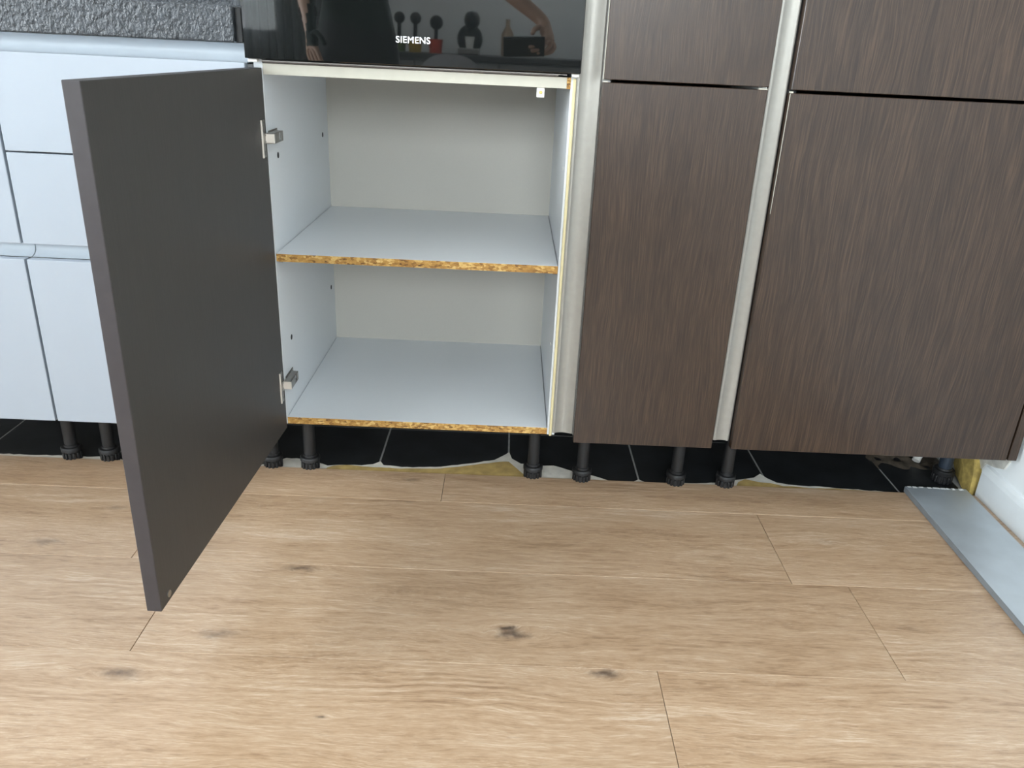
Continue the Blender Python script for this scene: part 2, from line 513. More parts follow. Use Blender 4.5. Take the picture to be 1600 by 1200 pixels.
def mk_pane():
    k = NT('window_glass')
    tr = k.n('ShaderNodeBsdfTransparent'); tr.inputs[0].default_value = (0.95, 0.97, 0.96, 1)
    gl = k.n('ShaderNodeBsdfGlossy'); gl.inputs['Roughness'].default_value = 0.02
    fr = k.n('ShaderNodeFresnel'); fr.inputs[0].default_value = 1.45
    mx = k.n('ShaderNodeMixShader')
    k.l(fr.outputs[0], mx.inputs[0]); k.l(tr.outputs[0], mx.inputs[1]); k.l(gl.outputs[0], mx.inputs[2])
    k.l(mx.outputs[0], k.out.inputs['Surface'])
    return k.m
M_pane = mk_pane()
M_frame = plain('window_frame_white', (0.75, 0.76, 0.76), 0.4, var=0.02)
def window(name, axis, a0, a1, z0, z1, pos):
    bm = B()
    def bx(u0, u1, v0, v1, d=0.03):
        if axis == 'x': box(bm, u0, u1, pos-d, pos+d, v0, v1, 0.004)
        else: box(bm, pos-d, pos+d, u0, u1, v0, v1, 0.004)
    bx(a0, a0+0.06, z0, z1); bx(a1-0.06, a1, z0, z1); bx(a0, a1, z0, z0+0.06); bx(a0, a1, z1-0.06, z1)
    m = (a0+a1)/2
    bx(m-0.04, m+0.04, z0, z1)
    f = finish(name, bm, M_frame); f['kind'] = 'structure'
    for u0, u1 in ((a0+0.06, m-0.04), (m+0.04, a1-0.06)):
        bm = B()
        if axis == 'x': box(bm, u0, u1, pos-0.004, pos+0.004, z0+0.06, z1-0.06)
        else: box(bm, pos-0.004, pos+0.004, u0, u1, z0+0.06, z1-0.06)
        finish('pane', bm, M_pane, f)
window('window_1', 'x', WR[0], WR[1], WR[2], WR[3], RY0-0.06)
window('fill_window', 'x', W3[0], W3[1], W3[2], W3[3], RY0-0.06)  # added fill window, set too high to show in the oven glass
window('window_2', 'y', WL[0], WL[1], WL[2], WL[3], RX0-0.06)

# skirting on the right wall, starting just before the cabinets
bm = B()
prof = [(RX1, 0.0), (1.613, 0.0), (1.613, 0.062), (1.616, 0.072), (1.620, 0.078), (RX1, 0.080)]
for yv, flip in ((0.076, False), (RY0, True)):
    pass
va = [bm.verts.new((x, 0.076, z)) for x, z in prof]
vb = [bm.verts.new((x, RY0, z)) for x, z in prof]
n = len(prof)
for i in range(n):
    bm.faces.new((va[i], va[(i+1) % n], vb[(i+1) % n], vb[i]))
bm.faces.new(va); bm.faces.new(vb)
structure('baseboard_right', bm, M_skirt)
# torn-out end of the wall by the skirting: foam and rough plaster
bm = B()
import mathutils.noise as mn
def lump(bm, x0, x1, pts, amp):
    """irregular slab standing on the right wall; pts in (y, z)"""
    f = [bm.verts.new((x0 + amp*random.uniform(-1, 1), y_, z_)) for y_, z_ in pts]
    b = [bm.verts.new((x1, y_, z_)) for y_, z_ in pts]
    cy_ = sum(p[0] for p in pts)/len(pts); cz_ = sum(p[1] for p in pts)/len(pts)
    c = bm.verts.new((x0 - amp, cy_, cz_))
    n = len(pts)
    for i in range(n):
        bm.faces.new((f[i], f[(i+1) % n], c))
        bm.faces.new((f[i], b[i], b[(i+1) % n], f[(i+1) % n]))
lump(bm, 1.608, 1.628, [(0.086, -0.006), (0.120, -0.006), (0.165, 0.005), (0.188, 0.030), (0.185, 0.075), (0.160, 0.100), (0.128, 0.098), (0.108, 0.074), (0.094, 0.045)], 0.004)
finish('foam_filler', bm, M_foam, wall_r)
bm = B()
lump(bm, 1.622, 1.628, [(0.132, 0.072), (0.150, 0.11), (0.13, 0.15), (0.05, 0.15), (0.01, 0.125), (0.02, 0.100), (0.055, 0.086), (0.086, 0.080), (0.10, 0.058)], 0.003)
finish('bare_plaster', bm, M_plaster, wall_r)

# ------------------------------------------------------------------ adjustable cabinet leg
def leg(parent, x, y=0.084, top=0.150, r=0.0135, mat=M_black, fr=0.0215):
    bm = B()
    lathe(bm, [(r*0.95, 0.024), (r, 0.032), (r, top-0.016), (r*1.9, top-0.012), (r*1.9, top)], x, y, 24)
    lg = finish('leg', bm, mat, parent, smooth=40)
    bm = B()
    z0 = -0.0045
    lathe(bm, [(fr*0.84, z0), (fr*0.84, z0+0.021), (fr*1.06, z0+0.0225), (fr*1.07, z0+0.030), (fr*0.98, z0+0.0325), (r*1.15, z0+0.033), (r*1.1, z0+0.038)], x, y, 28)
    for k in range(14):
        a = 2*math.pi*k/14
        M = Matrix.Translation((x, y, 0)) @ Matrix.Rotation(a, 4, 'Z')
        box(bm, fr*0.82, fr*1.0, -0.0026, 0.0026, z0, z0+0.019, 0.0008, M=M)
    finish('foot', bm, M_foot, lg, smooth=40)
    return lg

# ------------------------------------------------------------------ WHITE DRAWER CABINETS (left)
FY = -0.02          # front plane
def carcass(root, x0, x1, z0, z1, mat=M_white, y1=0.56, t=0.016, y0=0.0):
    bm = B()
    box(bm, x0, x0+t, y0, y1, z0, z1)
    box(bm, x1-t, x1, y0, y1, z0, z1)
    box(bm, x0+t, x1-t, y0, y1, z0, z0+t)
    box(bm, x0+t, x1-t, y1-0.01, y1, z0+t, z1)
    box(bm, x0+t, x1-t, y0, y1-0.01, z1-t, z1)
    return finish('body', bm, mat, root)

def drawer_cabinet(x0, x1, fronts, label):
    r = empty('drawer_cabinet', ((x0+x1)/2, 0.28, 0.0))
    tag(r, label, 'cabinet')
    carcass(r, x0+0.001, x1-0.001, 0.15, 0.880, y0=0.027)
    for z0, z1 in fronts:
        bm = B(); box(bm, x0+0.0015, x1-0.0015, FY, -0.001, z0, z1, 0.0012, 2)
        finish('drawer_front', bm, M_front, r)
    # C-shaped grip channel between lower and upper drawers, L-shaped one under the worktop
    for z0, z1, top in ((0.4985, 0.5305, False), (0.8835, 0.9155, True)):
        bm = B()
        pts = []
        for k in range(9):
            a = math.pi*k/8
            pts.append((0.003 + 0.020*math.sin(a), (z0+z1)/2 - (z1-z0)/2*math.cos(a)))
        va = [bm.verts.new((x0, p, z)) for p, z in pts]
        vb = [bm.verts.new((x1, p, z)) for p, z in pts]
        for i in range(8):
            bm.faces.new((va[i], va[i+1], vb[i+1], vb[i]))
        vc = [bm.verts.new((x0, 0.026, z)) for z in (z1, z0)]
        vd = [bm.verts.new((x1, 0.026, z)) for z in (z1, z0)]
        bm.faces.new((va[8], vc[0], vd[0], vb[8])); bm.faces.new((vc[0], vc[1], vd[1], vd[0])); bm.faces.new((vc[1], va[0], vb[0], vd[1]))
        bm.faces.new(va + vc); bm.faces.new(vb + vd)
        finish('grip_channel', bm, M_gripw, r, smooth=30)
    leg(r, x0+0.046); leg(r, x1-0.040)
    return r
drawer_cabinet(-0.477, -0.009, [(0.1425, 0.4985), (0.5305, 0.7055), (0.7085, 0.8835)], 'white three-drawer base cabinet under the stone worktop, beside the open dark door')
drawer_cabinet(-1.079, -0.479, [(0.1425, 0.4985), (0.5305, 0.8835)], 'white drawer cabinet cut by the left edge, with one tall upper front and one lower')

# worktop and splashback
bm = B(); box(bm, -1.25, -0.0215, -0.032, 0.575, 0.9165, 0.977, 0.0025, 2)
wt = finish('worktop', bm, M_stone)
tag(wt, 'thick dark grey hammered stone worktop over the white drawers', 'worktop')
bm = B(); box(bm, -0.0212, -0.0095, -0.020, 0.575, 0.9165, 0.974, 0.001)
finish('end_strip', bm, M_stonedark, wt)
bm = B(); box(bm, -1.25, -0.010, 0.577, 0.598, 0.976, 1.45, 0.002)
tag(finish('splashback', bm, M_stone), 'dark rough stone splashback standing behind the stone worktop', 'splashback')

# ------------------------------------------------------------------ OVEN CABINET (open)
H = 2.10
oc = empty('oven_cabinet', (0.30, 0.26, 0.0))
tag(oc, 'tall white open cabinet under the oven, raw chipboard shelf edges and dark door swung open', 'cabinet')
def part(name, mat, parent, *boxes, bev=0.0, smooth=None, **kw):
    bm = B()
    for b in boxes: box(bm, *b, bev)
    return finish(name, bm, mat, parent, smooth=smooth, **kw)
D = 0.522
lp = part('side_panel', M_inner, oc, (0.0, 0.016, 0.0, D+0.012, 0.15, H))
rp = part('side_panel', M_inner, oc, (0.584, 0.600, 0.0, D+0.012, 0.150, H))
part('back_panel', M_back, oc, (0.016, 0.584, D, D+0.008, 0.150, H))
bp_ = part('bottom_panel', M_inner, oc, (0.0170, 0.5825, 0.0008, D, 0.1505, 0.166))
part('raw_edge', M_chip, bp_, (0.0165, 0.5835, -0.0002, 0.0007, 0.1505, 0.1655))['label'] = 'raw chipboard edge'
sh = part('shelf', M_inner, oc, (0.0172, 0.5825, 0.0008, D-0.001, 0.5125, 0.528))
part('raw_edge', M_chip, sh, (0.0168, 0.5832, -0.0002, 0.0007, 0.5122, 0.5276))['label'] = 'raw chipboard edge'
for x in (0.0165, 0.5735):
    for yy in (0.012, 0.46):
        part('shelf_pin', M_pin, oc, (x, x+0.010, yy, yy+0.008, 0.5075, 0.5122), bev=0.001)
tp = part('top_rail', M_white, oc, (0.0165, 0.5835, 0.001, D-0.001, 0.8645, 0.8835))
part('edging', M_rail, tp, (0.0165, 0.5765, -0.0006, 0.0009, 0.8642, 0.8838), bev=0.0004)
part('raw_edge', M_chip, tp, (0.5767, 0.5838, -0.0004, 0.0009, 0.8638, 0.8836))['label'] = 'raw chipboard end'
part('edge_strip', M_yellow, rp, (0.5880, 0.5938, -0.0050, -0.0002, 0.1485, 0.8825), bev=0.0012)['label'] = 'yellowed edging strip'
# little white bracket with a brass screw
br = part('bracket', M_pvc, oc, (0.522, 0.5365, 0.003, 0.006, 0.8465, 0.8645), (0.522, 0.5365, 0.003, 0.020, 0.8632, 0.8645), bev=0.0006)
bm = B(); cyl(bm, (0.5295, 0.0032, 0.8555), (0.5295, 0.0008, 0.8555), 0.0032, 14, 0.0022)
finish('screw', bm, M_brass, br)
# system holes in the left side
for yy, zz in ((0.063, 0.712), (0.461, 0.712), (0.073, 0.325), (0.480, 0.321)):
    bm = B(); cyl(bm, (0.0155, yy, zz), (0.0166, yy, zz), 0.0060, 14)
    finish('shelf_hole', bm, M_hole, lp)
for yy, zz in ((0.063, 0.712), (0.073, 0.335)):
    bm = B(); cyl(bm, (0.5845, yy, zz), (0.5830, yy, zz), 0.004, 14, 0.003)
    finish('screw_cap', bm, M_pvc, rp)
for x in (0.038, 0.562):
    leg(oc, x)
leg(oc, -0.0+0.038, 0.45); leg(oc, 0.562, 0.45)

# finger profile to the right of the oven cabinet (concave aluminium section)
def profile(parent, x0, x1, z0, z1, depth=0.006):
    bm = B()
    pts = [(x0, 0.004), (x0, -0.002), (x0+0.003, -0.0035)]
    for k in range(13):
        t = k/12
        xx = x0 + 0.005 + (x1-x0-0.008)*t
        pts.append((xx, -0.0035 + depth*math.sin(math.pi*t**0.8)))
    pts += [(x1-0.001, -0.003), (x1, -0.002), (x1, 0.018), (x0, 0.018)]
    va = [bm.verts.new((x, y, z0)) for x, y in pts]
    vb = [bm.verts.new((x, y, z1)) for x, y in pts]
    n = len(pts)
    for i in range(n):
        bm.faces.new((va[i], va[(i+1) % n], vb[(i+1) % n], vb[i]))
    bm.faces.new(va); bm.faces.new(vb)
    return finish('grip_profile', bm, M_alu, parent, smooth=35)

# the open door
dh = Vector((0.0155, -0.004))
df = Vector((-0.0055, -0.627))
ang = math.atan2(df.y-dh.y, df.x-dh.x)
Ld = (df-dh).length
DM = Matrix.Translation((dh.x, dh.y, 0)) @ Matrix.Rotation(ang, 4, 'Z')
bm = B(); box(bm, 0.0, Ld, -0.022, 0.0, 0.1425, 0.8757, 0.0012, 2, M=DM)
bm.normal_update()
fdir = Vector((math.cos(ang), math.sin(ang), 0))
for f in bm.faces:
    if f.normal.dot(fdir) > 0.5 or abs(f.normal.z) > 0.5: f.material_index = 1
door = finish('door', bm, [M_dark2, M_edge], oc)
# magnet disc at the free lower corner, hinges near the cabinet side
bm = B(); cyl(bm, DM @ Vector((Ld-0.028, -0.001, 0.1545)), DM @ Vector((Ld-0.028, 0.0012, 0.1545)), 0.0055, 18)
finish('magnet', bm, M_steeld, door, smooth=40)
for hz in (0.752, 0.247):
    bm = B()
    box(bm, 0.012, 0.030, 0.0, 0.0020, hz-0.034, hz+0.034, 0.0008, 2, M=DM)          # cup flange on the door
    lathe(bm, [(0.0115, 0.0), (0.0115, 0.0030), (0.0090, 0.0032), (0.0085, 0.0008)], 0, 0, 20, 0, DM @ Matrix.Translation((0.020, 0, hz)) @ Matrix.Rotation(-math.pi/2, 4, 'X'))
    for dz in (-0.026, 0.026):
        lathe(bm, [(0.004, 0.0018), (0.004, 0.0028), (0.002, 0.0032)], 0, 0, 12, 0, DM @ Matrix.Translation((0.019, 0, hz+dz)) @ Matrix.Rotation(-math.pi/2, 4, 'X'))
    hg = finish('hinge', bm, M_steeld, door, smooth=40)
    bm = B(); box(bm, 0.0285, 0.0315, 0.0002, 0.0036, hz-0.034, hz+0.034, 0.0008, 2, M=DM)  # strip of brighter metal standing in for the highlight along the flange edge
    finish('rim_highlight', bm, M_bright, hg)['label'] = 'hinge flange edge with its highlight painted on'
    bm = B()
    # crank link from the door, then the arm lying on the cabinet side
    box(bm, 0.0165, 0.0340, -0.0165, -0.0135, hz-0.0085, hz+0.0085, 0.0008)
    box(bm, 0.0165, 0.0190, -0.0140, 0.0040, hz-0.0085, hz+0.0085, 0.0006)
    finish('hinge_link', bm, M_bright, door)
    bm = B()
    box(bm, 0.0162, 0.0185, 0.006, 0.062, hz-0.012, hz+0.012, 0.0010)
    box(bm, 0.0185, 0.0335, -0.0134, 0.046, hz-0.0095, hz-0.0078, 0.0004)
    box(bm, 0.0185, 0.0335, -0.0134, 0.046, hz+0.0078, hz+0.0095, 0.0004)
    box(bm, 0.0310, 0.0336, -0.0134, 0.022, hz-0.0095, hz+0.0095, 0.0006)
    box(bm, 0.0310, 0.0336, 0.034, 0.046, hz-0.0095, hz+0.0095, 0.0006)
    box(bm, 0.0190, 0.0270, -0.008, 0.044, hz-0.0070, hz+0.0070, 0.0006)
    for yy in (0.028, 0.053):
        cyl(bm, (0.0185, yy, hz), (0.0295 if yy < 0.05 else 0.0215, yy, hz), 0.0042, 12)
    finish('hinge_arm', bm, M_steeld, oc)
profile(oc, 0.5945, 0.6405, 0.1555, H)

# upper front above the oven
part('upper_front', M_dark, oc, (0.0, 0.598, FY, -0.001, 1.49, H), bev=0.001)

# ------------------------------------------------------------------ OVEN
ov = empty('built_in_oven', (0.30, 0.25, 0.8848))
tag(ov, 'black glass built-in oven with bright maker lettering above the open white cabinet', 'oven')
part('body', M_black, ov, (0.022, 0.578, 0.002, 0.50, 0.890, 1.48))
part('glass_front', M_glass, ov, (-0.0060, 0.5990, -0.030, -0.006, 0.8915, 1.485), bev=0.0012)
part('bottom_trim', M_trim, ov, (0.018, 0.560, -0.010, 0.0015, 0.8848, 0.8898), bev=0.0008)
part('trim_lip', M_alu, ov, (0.020, 0.575, -0.014, -0.0102, 0.8875, 0.8890))
for a, b in ((-0.004, 0.013), (0.584, 0.597)):
    part('end_cap', M_pvc, ov, (a, b, -0.020, -0.007, 0.8852, 0.8910), bev=0.0008)
cu = bpy.data.curves.new('lettering_curve', 'FONT')
cu.body = 'SIEMENS'
cu.size = 0.0158
cu.space_character = 1.06
cu.extrude = 0.0003
cu.offset = 0.00025
tmp = bpy.data.objects.new('tmp_text', cu)
COL.objects.link(tmp)
bpy.context.view_layer.update()
dg = bpy.context.evaluated_depsgraph_get()
tme = bpy.data.meshes.new_from_object(tmp.evaluated_get(dg))
bpy.data.objects.remove(tmp)
bm = B(); bm.from_mesh(tme)
xs = [v.co.x for v in bm.verts]; ys = [v.co.y for v in bm.verts]
sx = 0.0610/(max(xs)-min(xs)); sy = 0.0112/(max(ys)-min(ys))
MM = Matrix.Translation((0.2660, -0.0303, 0.9290)) @ Matrix.Rotation(math.radians(90), 4, 'X') @ Matrix.Diagonal((sx, sy, 1, 1)) @ Matrix.Translation((-min(xs), -min(ys), 0))
bmesh.ops.transform(bm, matrix=MM, verts=bm.verts)
finish('maker_lettering', bm, M_letter, ov)

# ------------------------------------------------------------------ NARROW TALL CABINET
nc = empty('narrow_tall_cabinet', (0.79, 0.28, 0.0))
tag(nc, 'narrow tall cabinet with two dark oak fronts between the two aluminium strips', 'cabinet')
carcass(nc, 0.641, 0.947, 0.15, H, M_white)
part('lower_front', M_dark, nc, (0.6410, 0.9435, FY, -0.0045, 0.1425, 0.8790), bev=0.001)
part('upper_front', M_dark, nc, (0.6420, 0.9445, FY, -0.0045, 0.8840, H), bev=0.001)
part('chipped_edge', M_rail, nc, (0.6413, 0.6420, FY-0.0003, -0.012, 0.8845, 1.06))['label'] = 'pale worn edge'
part('chipped_edge', M_rail, nc, (0.6420, 0.6500, FY+0.001, -0.010, 0.8792, 0.8812))
part('chipped_edge', M_rail, nc, (0.9270, 0.9430, FY+0.001, -0.010, 0.8792, 0.8812))
leg(nc, 0.677, 0.077); leg(nc, 0.899, 0.077)
profile(nc, 0.9490, 0.9840, 0.1545, H, 0.003)

# ------------------------------------------------------------------ WIDE FRIDGE CABINET
fc = empty('wide_tall_cabinet', (1.29, 0.28, 0.0))
tag(fc, 'wide tall cabinet with dark oak fronts and side panel next to the right wall', 'cabinet')
carcass(fc, 0.986, 1.592, 0.152, H, M_black)
part('lower_front', M_dark, fc, (0.9860, 1.5925, FY, -0.0010, 0.1425, 0.8755), bev=0.001)
part('upper_front', M_dark, fc, (0.9865, 1.5925, FY, -0.0010, 0.8812, H), bev=0.001)
part('chipped_edge', M_rail, fc, (0.9854, 0.9861, FY-0.0002, FY+0.0015, 0.655, 0.874))['label'] = 'pale worn edge'
part('chipped_edge', M_rail, fc, (0.9860, 0.9910, FY+0.001, -0.010, 0.8757, 0.8785))
part('end_panel', M_dark, fc, (1.5965, 1.6160, FY, 0.56, 0.1425, H), bev=0.001)
leg(fc, 1.017, 0.078, 0.152)
leg(fc, 1.570, 0.150, 0.152, 0.0155, M_blueleg, 0.024)

# ------------------------------------------------------------------ small things under and beside it
bm = B(); cyl(bm, (1.545, 0.235, 0.003), (1.60, 0.29, 0.07), 0.010, 18)
tag(finish('drain_pipe', bm, M_pvc, smooth=40), 'short white plastic pipe under the wide dark cabinet', 'pipe')
bm = B()
t = bmesh.new(); bmesh.ops.create_grid(t, x_segments=24, y_segments=16, size=0.5)
for v in t.verts:
    v.co.x *= 0.20; v.co.y *= 0.12
    e = max(0, 1 - (abs(v.co.x)/0.10)**2) * max(0, 1-(abs(v.co.y)/0.06)**2)
    v.co.z = e*0.012*(0.4 + mn.noise(Vector((v.co.x*40, v.co.y*40, 0)))) - 0.0012
add(bm, t, 0, Matrix.Translation((1.52, 0.26, -0.006)))
tag(finish('dust_debris', bm, M_debris, smooth=60), 'brown dust and debris on the black tiles beneath the wide cabinet', 'debris', kind='stuff')

# loose plinth board on the floor
PR = Matrix.Translation((1.443, 0.078, 0)) @ Matrix.Rotation(math.radians(-0.9-0.0), 4, 'Z')
bm = B(); box(bm, 0.0, 0.146, -1.15, 0.0, 0.0004, 0.0138, 0.0012, 2, M=PR)
pb = finish('plinth_board', bm, M_plinthside)
tag(pb, 'loose grey aluminium-faced plinth board lying flat along the right skirting', 'plinth')
bm = B(); box(bm, 0.0008, 0.1452, -1.149, -0.0006, 0.0137, 0.0145, 0.0003, 1, M=PR)
finish('metal_face', bm, M_plinth, pb)
bm = B()
for k in range(9):
    x = 0.004 + 0.0155*k + random.uniform(-0.003, 0.003)
    box(bm, x, x+random.uniform(0.006, 0.016), -0.003-random.uniform(0, 0.006), 0.0006, 0.0142, 0.0149, 0.0002, M=PR)
bm2 = finish('torn_foil_glints', bm, M_frame, pb); bm2['kind'] = 'stuff'  # foil tatters in plain white, their highlights put into the colour

# ------------------------------------------------------------------ the room behind the camera, seen mirrored in the oven glass
M_counter = plain('dark_counter', (0.05, 0.05, 0.052), 0.4)
M_cab = plain('grey_sideboard', (0.20, 0.20, 0.20), 0.5)
sb = empty('sideboard', (0.45, -4.27, 0.0))
tag(sb, 'grey sideboard with dark top at the rear wall, mirrored in the oven glass', 'sideboard')
part('body', M_cab, sb, (-0.70, 1.45, -4.58, -3.98, 0.06, 0.83), bev=0.003)
part('top', M_counter, sb, (-0.72, 1.48, -4.59, -3.95, 0.83, 0.865), bev=0.003)
for k in range(4):
    part('door', M_cab, sb, (-0.69+0.534*k, -0.165+0.534*k, -3.979, -3.960, 0.08, 0.82), bev=0.003)

# coffee machine: curved black body, drip tray, cup
cm = empty('coffee_machine', (0.17, -4.22, 0.865))
tag(cm, 'rounded black capsule coffee machine on the sideboard, mirrored in the oven glass', 'coffee machine')
bm = B()
t = bmesh.new(); bmesh.ops.create_uvsphere(t, u_segments=24, v_segments=14, radius=1.0)
add(bm, t, 0, Matrix.Translation((0.17, -4.28, 0.96)) @ Matrix.Diagonal((0.085, 0.075, 0.092, 1)))
t = bmesh.new(); bmesh.ops.create_uvsphere(t, u_segments=24, v_segments=14, radius=1.0)
add(bm, t, 0, Matrix.Translation((0.185, -4.22, 1.075)) @ Matrix.Diagonal((0.052, 0.085, 0.06, 1)))
finish('body', bm, M_black, cm, smooth=50)
part('drip_tray', M_steeld, cm, (0.10, 0.24, -4.24, -4.12, 0.866, 0.905), bev=0.006)
bm = B(); lathe(bm, [(0.020, 1.0), (0.024, 1.03)], 0.175, -4.16, 18)
finish('nozzle', bm, M_black, cm, smooth=40)
bm = B(); lathe(bm, [(0.022, 0.9055), (0.031, 0.975), (0.029, 0.975), (0.020, 0.909)], 0.175, -4.175, 22)
tag(finish('cup', bm, M_pvc, smooth=40), 'white cup standing on the coffee machine drip tray', 'cup')
# spoons and ladles in pots
for i, (x, hh, hw, lab) in enumerate(((-0.29, 1.10, 0.036, 'tall black ladle in the leftmost pot on the sideboard'), (-0.185, 1.10, 0.037, 'tall black ladle in the middle pot on the sideboard'), (-0.05, 1.08, 0.044, 'shorter black skimmer in the right pot on the sideboard'))):
    r = empty('ladle', (x, -4.2, 0.88)); tag(r, lab, 'ladle', 'ladles in the pots')
    bm = B(); cyl(bm, (x, -4.2, 0.885), (x+0.004, -4.2, hh-0.03), 0.013, 12)
    finish('handle', bm, M_black, r, smooth=40)
    bm = B(); t = bmesh.new(); bmesh.ops.create_uvsphere(t, u_segments=16, v_segments=10, radius=1.0)
    add(bm, t, 0, Matrix.Translation((x+0.004, -4.2, hh-0.03)) @ Matrix.Diagonal((hw, 0.016, hw, 1)))
    finish('bowl', bm, M_black, r, smooth=60)
for x, c, nm, lab in ((-0.29, (0.12, 0.16, 0.05), 'green', 'green pot at the left end of the sideboard pots'), (-0.185, (0.50, 0.32, 0.05), 'amber', 'amber pot in the middle on the sideboard'), (-0.05, (0.55, 0.06, 0.03), 'red', 'red pot next to the coffee machine')):
    bm = B(); lathe(bm, [(0.040, 0.8655), (0.048, 0.95), (0.045, 0.95), (0.037, 0.872)], x, -4.2, 22)
    tag(finish('utensil_pot', bm, plain(nm+'_glaze', c, 0.3), smooth=40), lab, 'pot', 'utensil pots on the sideboard')
bm = B(); lathe(bm, [(0.035, 0.8655), (0.04, 0.88), (0.04, 1.0), (0.014, 1.05), (0.014, 1.09)], 0.42, -4.2, 20)
tag(finish('bottle', bm, plain('tan_ceramic', (0.35, 0.25, 0.17), 0.4), smooth=40), 'tan bottle on the sideboard right of the coffee machine', 'bottle')

# chair in front of the sideboard
ch = empty('dining_chair', (0.12, -3.45, 0.0))
tag(ch, 'grey shell chair with rounded back before the sideboard, mirrored in the oven glass', 'chair')
M_chair = plain('grey_shell', (0.34, 0.34, 0.35), 0.45)
bm = B()
pts = []
nx, nz = 14, 8
grid = []
for j in range(nz+1):
    row = []
    for i in range(nx+1):
        u = -1 + 2*i/nx; v = j/nz
        hw = 0.22*(1 - 0.10*v)
        zz = 0.46 + (0.875-0.46)*v
        zz -= 0.12*(abs(u)**3)*v
        row.append(bm.verts.new((0.12 + hw*u, -3.26 - 0.0 + 0.05*v - 0.08*(u*u), zz)))
    grid.append(row)
for j in range(nz):
    for i in range(nx):
        bm.faces.new((grid[j][i], grid[j][i+1], grid[j+1][i+1], grid[j+1][i]))
ret = bmesh.ops.solidify(bm, geom=bm.faces[:], thickness=0.012)
finish('backrest', bm, M_chair, ch, smooth=40)
part('seat', M_chair, ch, (-0.10, 0.34, -3.70, -3.27, 0.44, 0.465), bev=0.008)
for sx_, sy_ in ((-1, -1), (1, -1), (-1, 1), (1, 1)):
    bm = B(); cyl(bm, (0.12+0.21*sx_, -3.48+0.20*sy_, 0.0), (0.12+0.17*sx_, -3.48+0.15*sy_, 0.442), 0.011, 12, 0.015)
    finish('leg', bm, M_steeld, ch, smooth=40)

# curtain at the rear window
def mk_curtain():
    k = NT('sheer_curtain')
    tl = k.n('ShaderNodeBsdfTranslucent'); tl.inputs[0].default_value = (0.16, 0.17, 0.18, 1)
    df_ = k.n('ShaderNodeBsdfDiffuse'); df_.inputs[0].default_value = (0.38, 0.40, 0.41, 1)
    tp_ = k.n('ShaderNodeBsdfTransparent')
    m1 = k.n('ShaderNodeMixShader'); m1.inputs[0].default_value = 0.5
    m2 = k.n('ShaderNodeMixShader'); m2.inputs[0].default_value = 0.04
    k.l(tl.outputs[0], m1.inputs[1]); k.l(df_.outputs[0], m1.inputs[2])
    k.l(m1.outputs[0], m2.inputs[1]); k.l(tp_.outputs[0], m2.inputs[2])
    k.l(m2.outputs[0], k.out.inputs['Surface'])
    return k.m
bm = B()
N = 80
lo, hi = [], []
for i in range(N+1):
    t = i/N
    x = -1.42 + 0.58*t
    lo.append(bm.verts.new((x + 0.05*(t-0.5), -4.46 + 0.030*math.sin(t*70) + 0.012*math.sin(t*31), 0.03)))
    hi.append(bm.verts.new((x, -4.46 + 0.022*math.sin(t*70+0.4), 2.40)))
for i in range(N):
    bm.faces.new((lo[i], lo[i+1], hi[i+1], hi[i]))
tag(finish('curtain', bm, mk_curtain(), smooth=80), 'thick grey curtain hanging in folds at the rear window', 'curtain')
bm = B(); cyl(bm, (-2.25, -4.46, 2.42), (-0.70, -4.46, 2.42), 0.014, 14)
rod = finish('curtain_rod', bm, M_steeld, smooth=40)
tag(rod, 'thin metal curtain rod above the rear window', 'curtain rod')
part('bracket', M_steeld, rod, (-2.0, -1.98, -4.60, -4.45, 2.41, 2.43)); part('bracket', M_steeld, rod, (-0.80, -0.78, -4.60, -4.45, 2.41, 2.43))

# ------------------------------------------------------------------ the photographer (seen only as a dark reflection)
M_skin = plain('skin', (0.45, 0.28, 0.20), 0.5, var=0.05)
M_shirt = plain('dark_green_shirt', (0.012, 0.020, 0.016), 0.85, var=0.2)
M_trou = plain('black_trousers', (0.015, 0.015, 0.017), 0.85, var=0.2)
M_hair = plain('brown_hair', (0.05, 0.03, 0.02), 0.6, var=0.4, nscale=200)
M_shoe = plain('grey_shoes', (0.10, 0.10, 0.11), 0.6)
def skin_mesh(joints, edges, sub=2):
    me = bpy.data.meshes.new('tmp')
    me.from_pydata([j[:3] for j in joints], edges, [])
    o = bpy.data.objects.new('tmp', me); COL.objects.link(o)
    md = o.modifiers.new('skin', 'SKIN')
    if not me.skin_vertices:
        me.skin_vertices.new() if hasattr(me.skin_vertices, 'new') else None
    return o, me
def grow(joints, edges, sub=1):
    """skin a stick figure into one continuous surface; joints = (x, y, z, rx, ry)"""
    bmk = bmesh.new()
    lay = bmk.verts.layers.skin.verify()
    vs = []
    for i, j in enumerate(joints):
        v = bmk.verts.new(j[:3]); v[lay].radius = (j[3], j[4]); v[lay].use_root = (i == 0)
        vs.append(v)
    for a, b in edges:
        bmk.edges.new((vs[a], vs[b]))
    me = bpy.data.meshes.new('stick'); bmk.to_mesh(me); bmk.free()
    o = bpy.data.objects.new('stick', me); COL.objects.link(o)
    o.modifiers.new('skin', 'SKIN').use_smooth_shade = True
    sd = o.modifiers.new('sub', 'SUBSURF'); sd.levels = sub; sd.render_levels = sub
    bpy.context.view_layer.update()
    g = bpy.data.meshes.new_from_object(o.evaluated_get(bpy.context.evaluated_depsgraph_get()))
    bpy.data.objects.remove(o)
    bmr = bmesh.new(); bmr.from_mesh(g)
    return bmr
J, E_ = [], []
def jt(x, y, z, r, r2=None, p=None):
    J.append((x, y, z, r, r2 or r)); i = len(J)-1
    if p is not None: E_.append((p, i))
    return i
PX, PY = -0.14, -1.86
pel = jt(PX, PY, 0.94, 0.135, 0.11)
wai = jt(PX, PY+0.01, 1.10, 0.115, 0.10, pel)
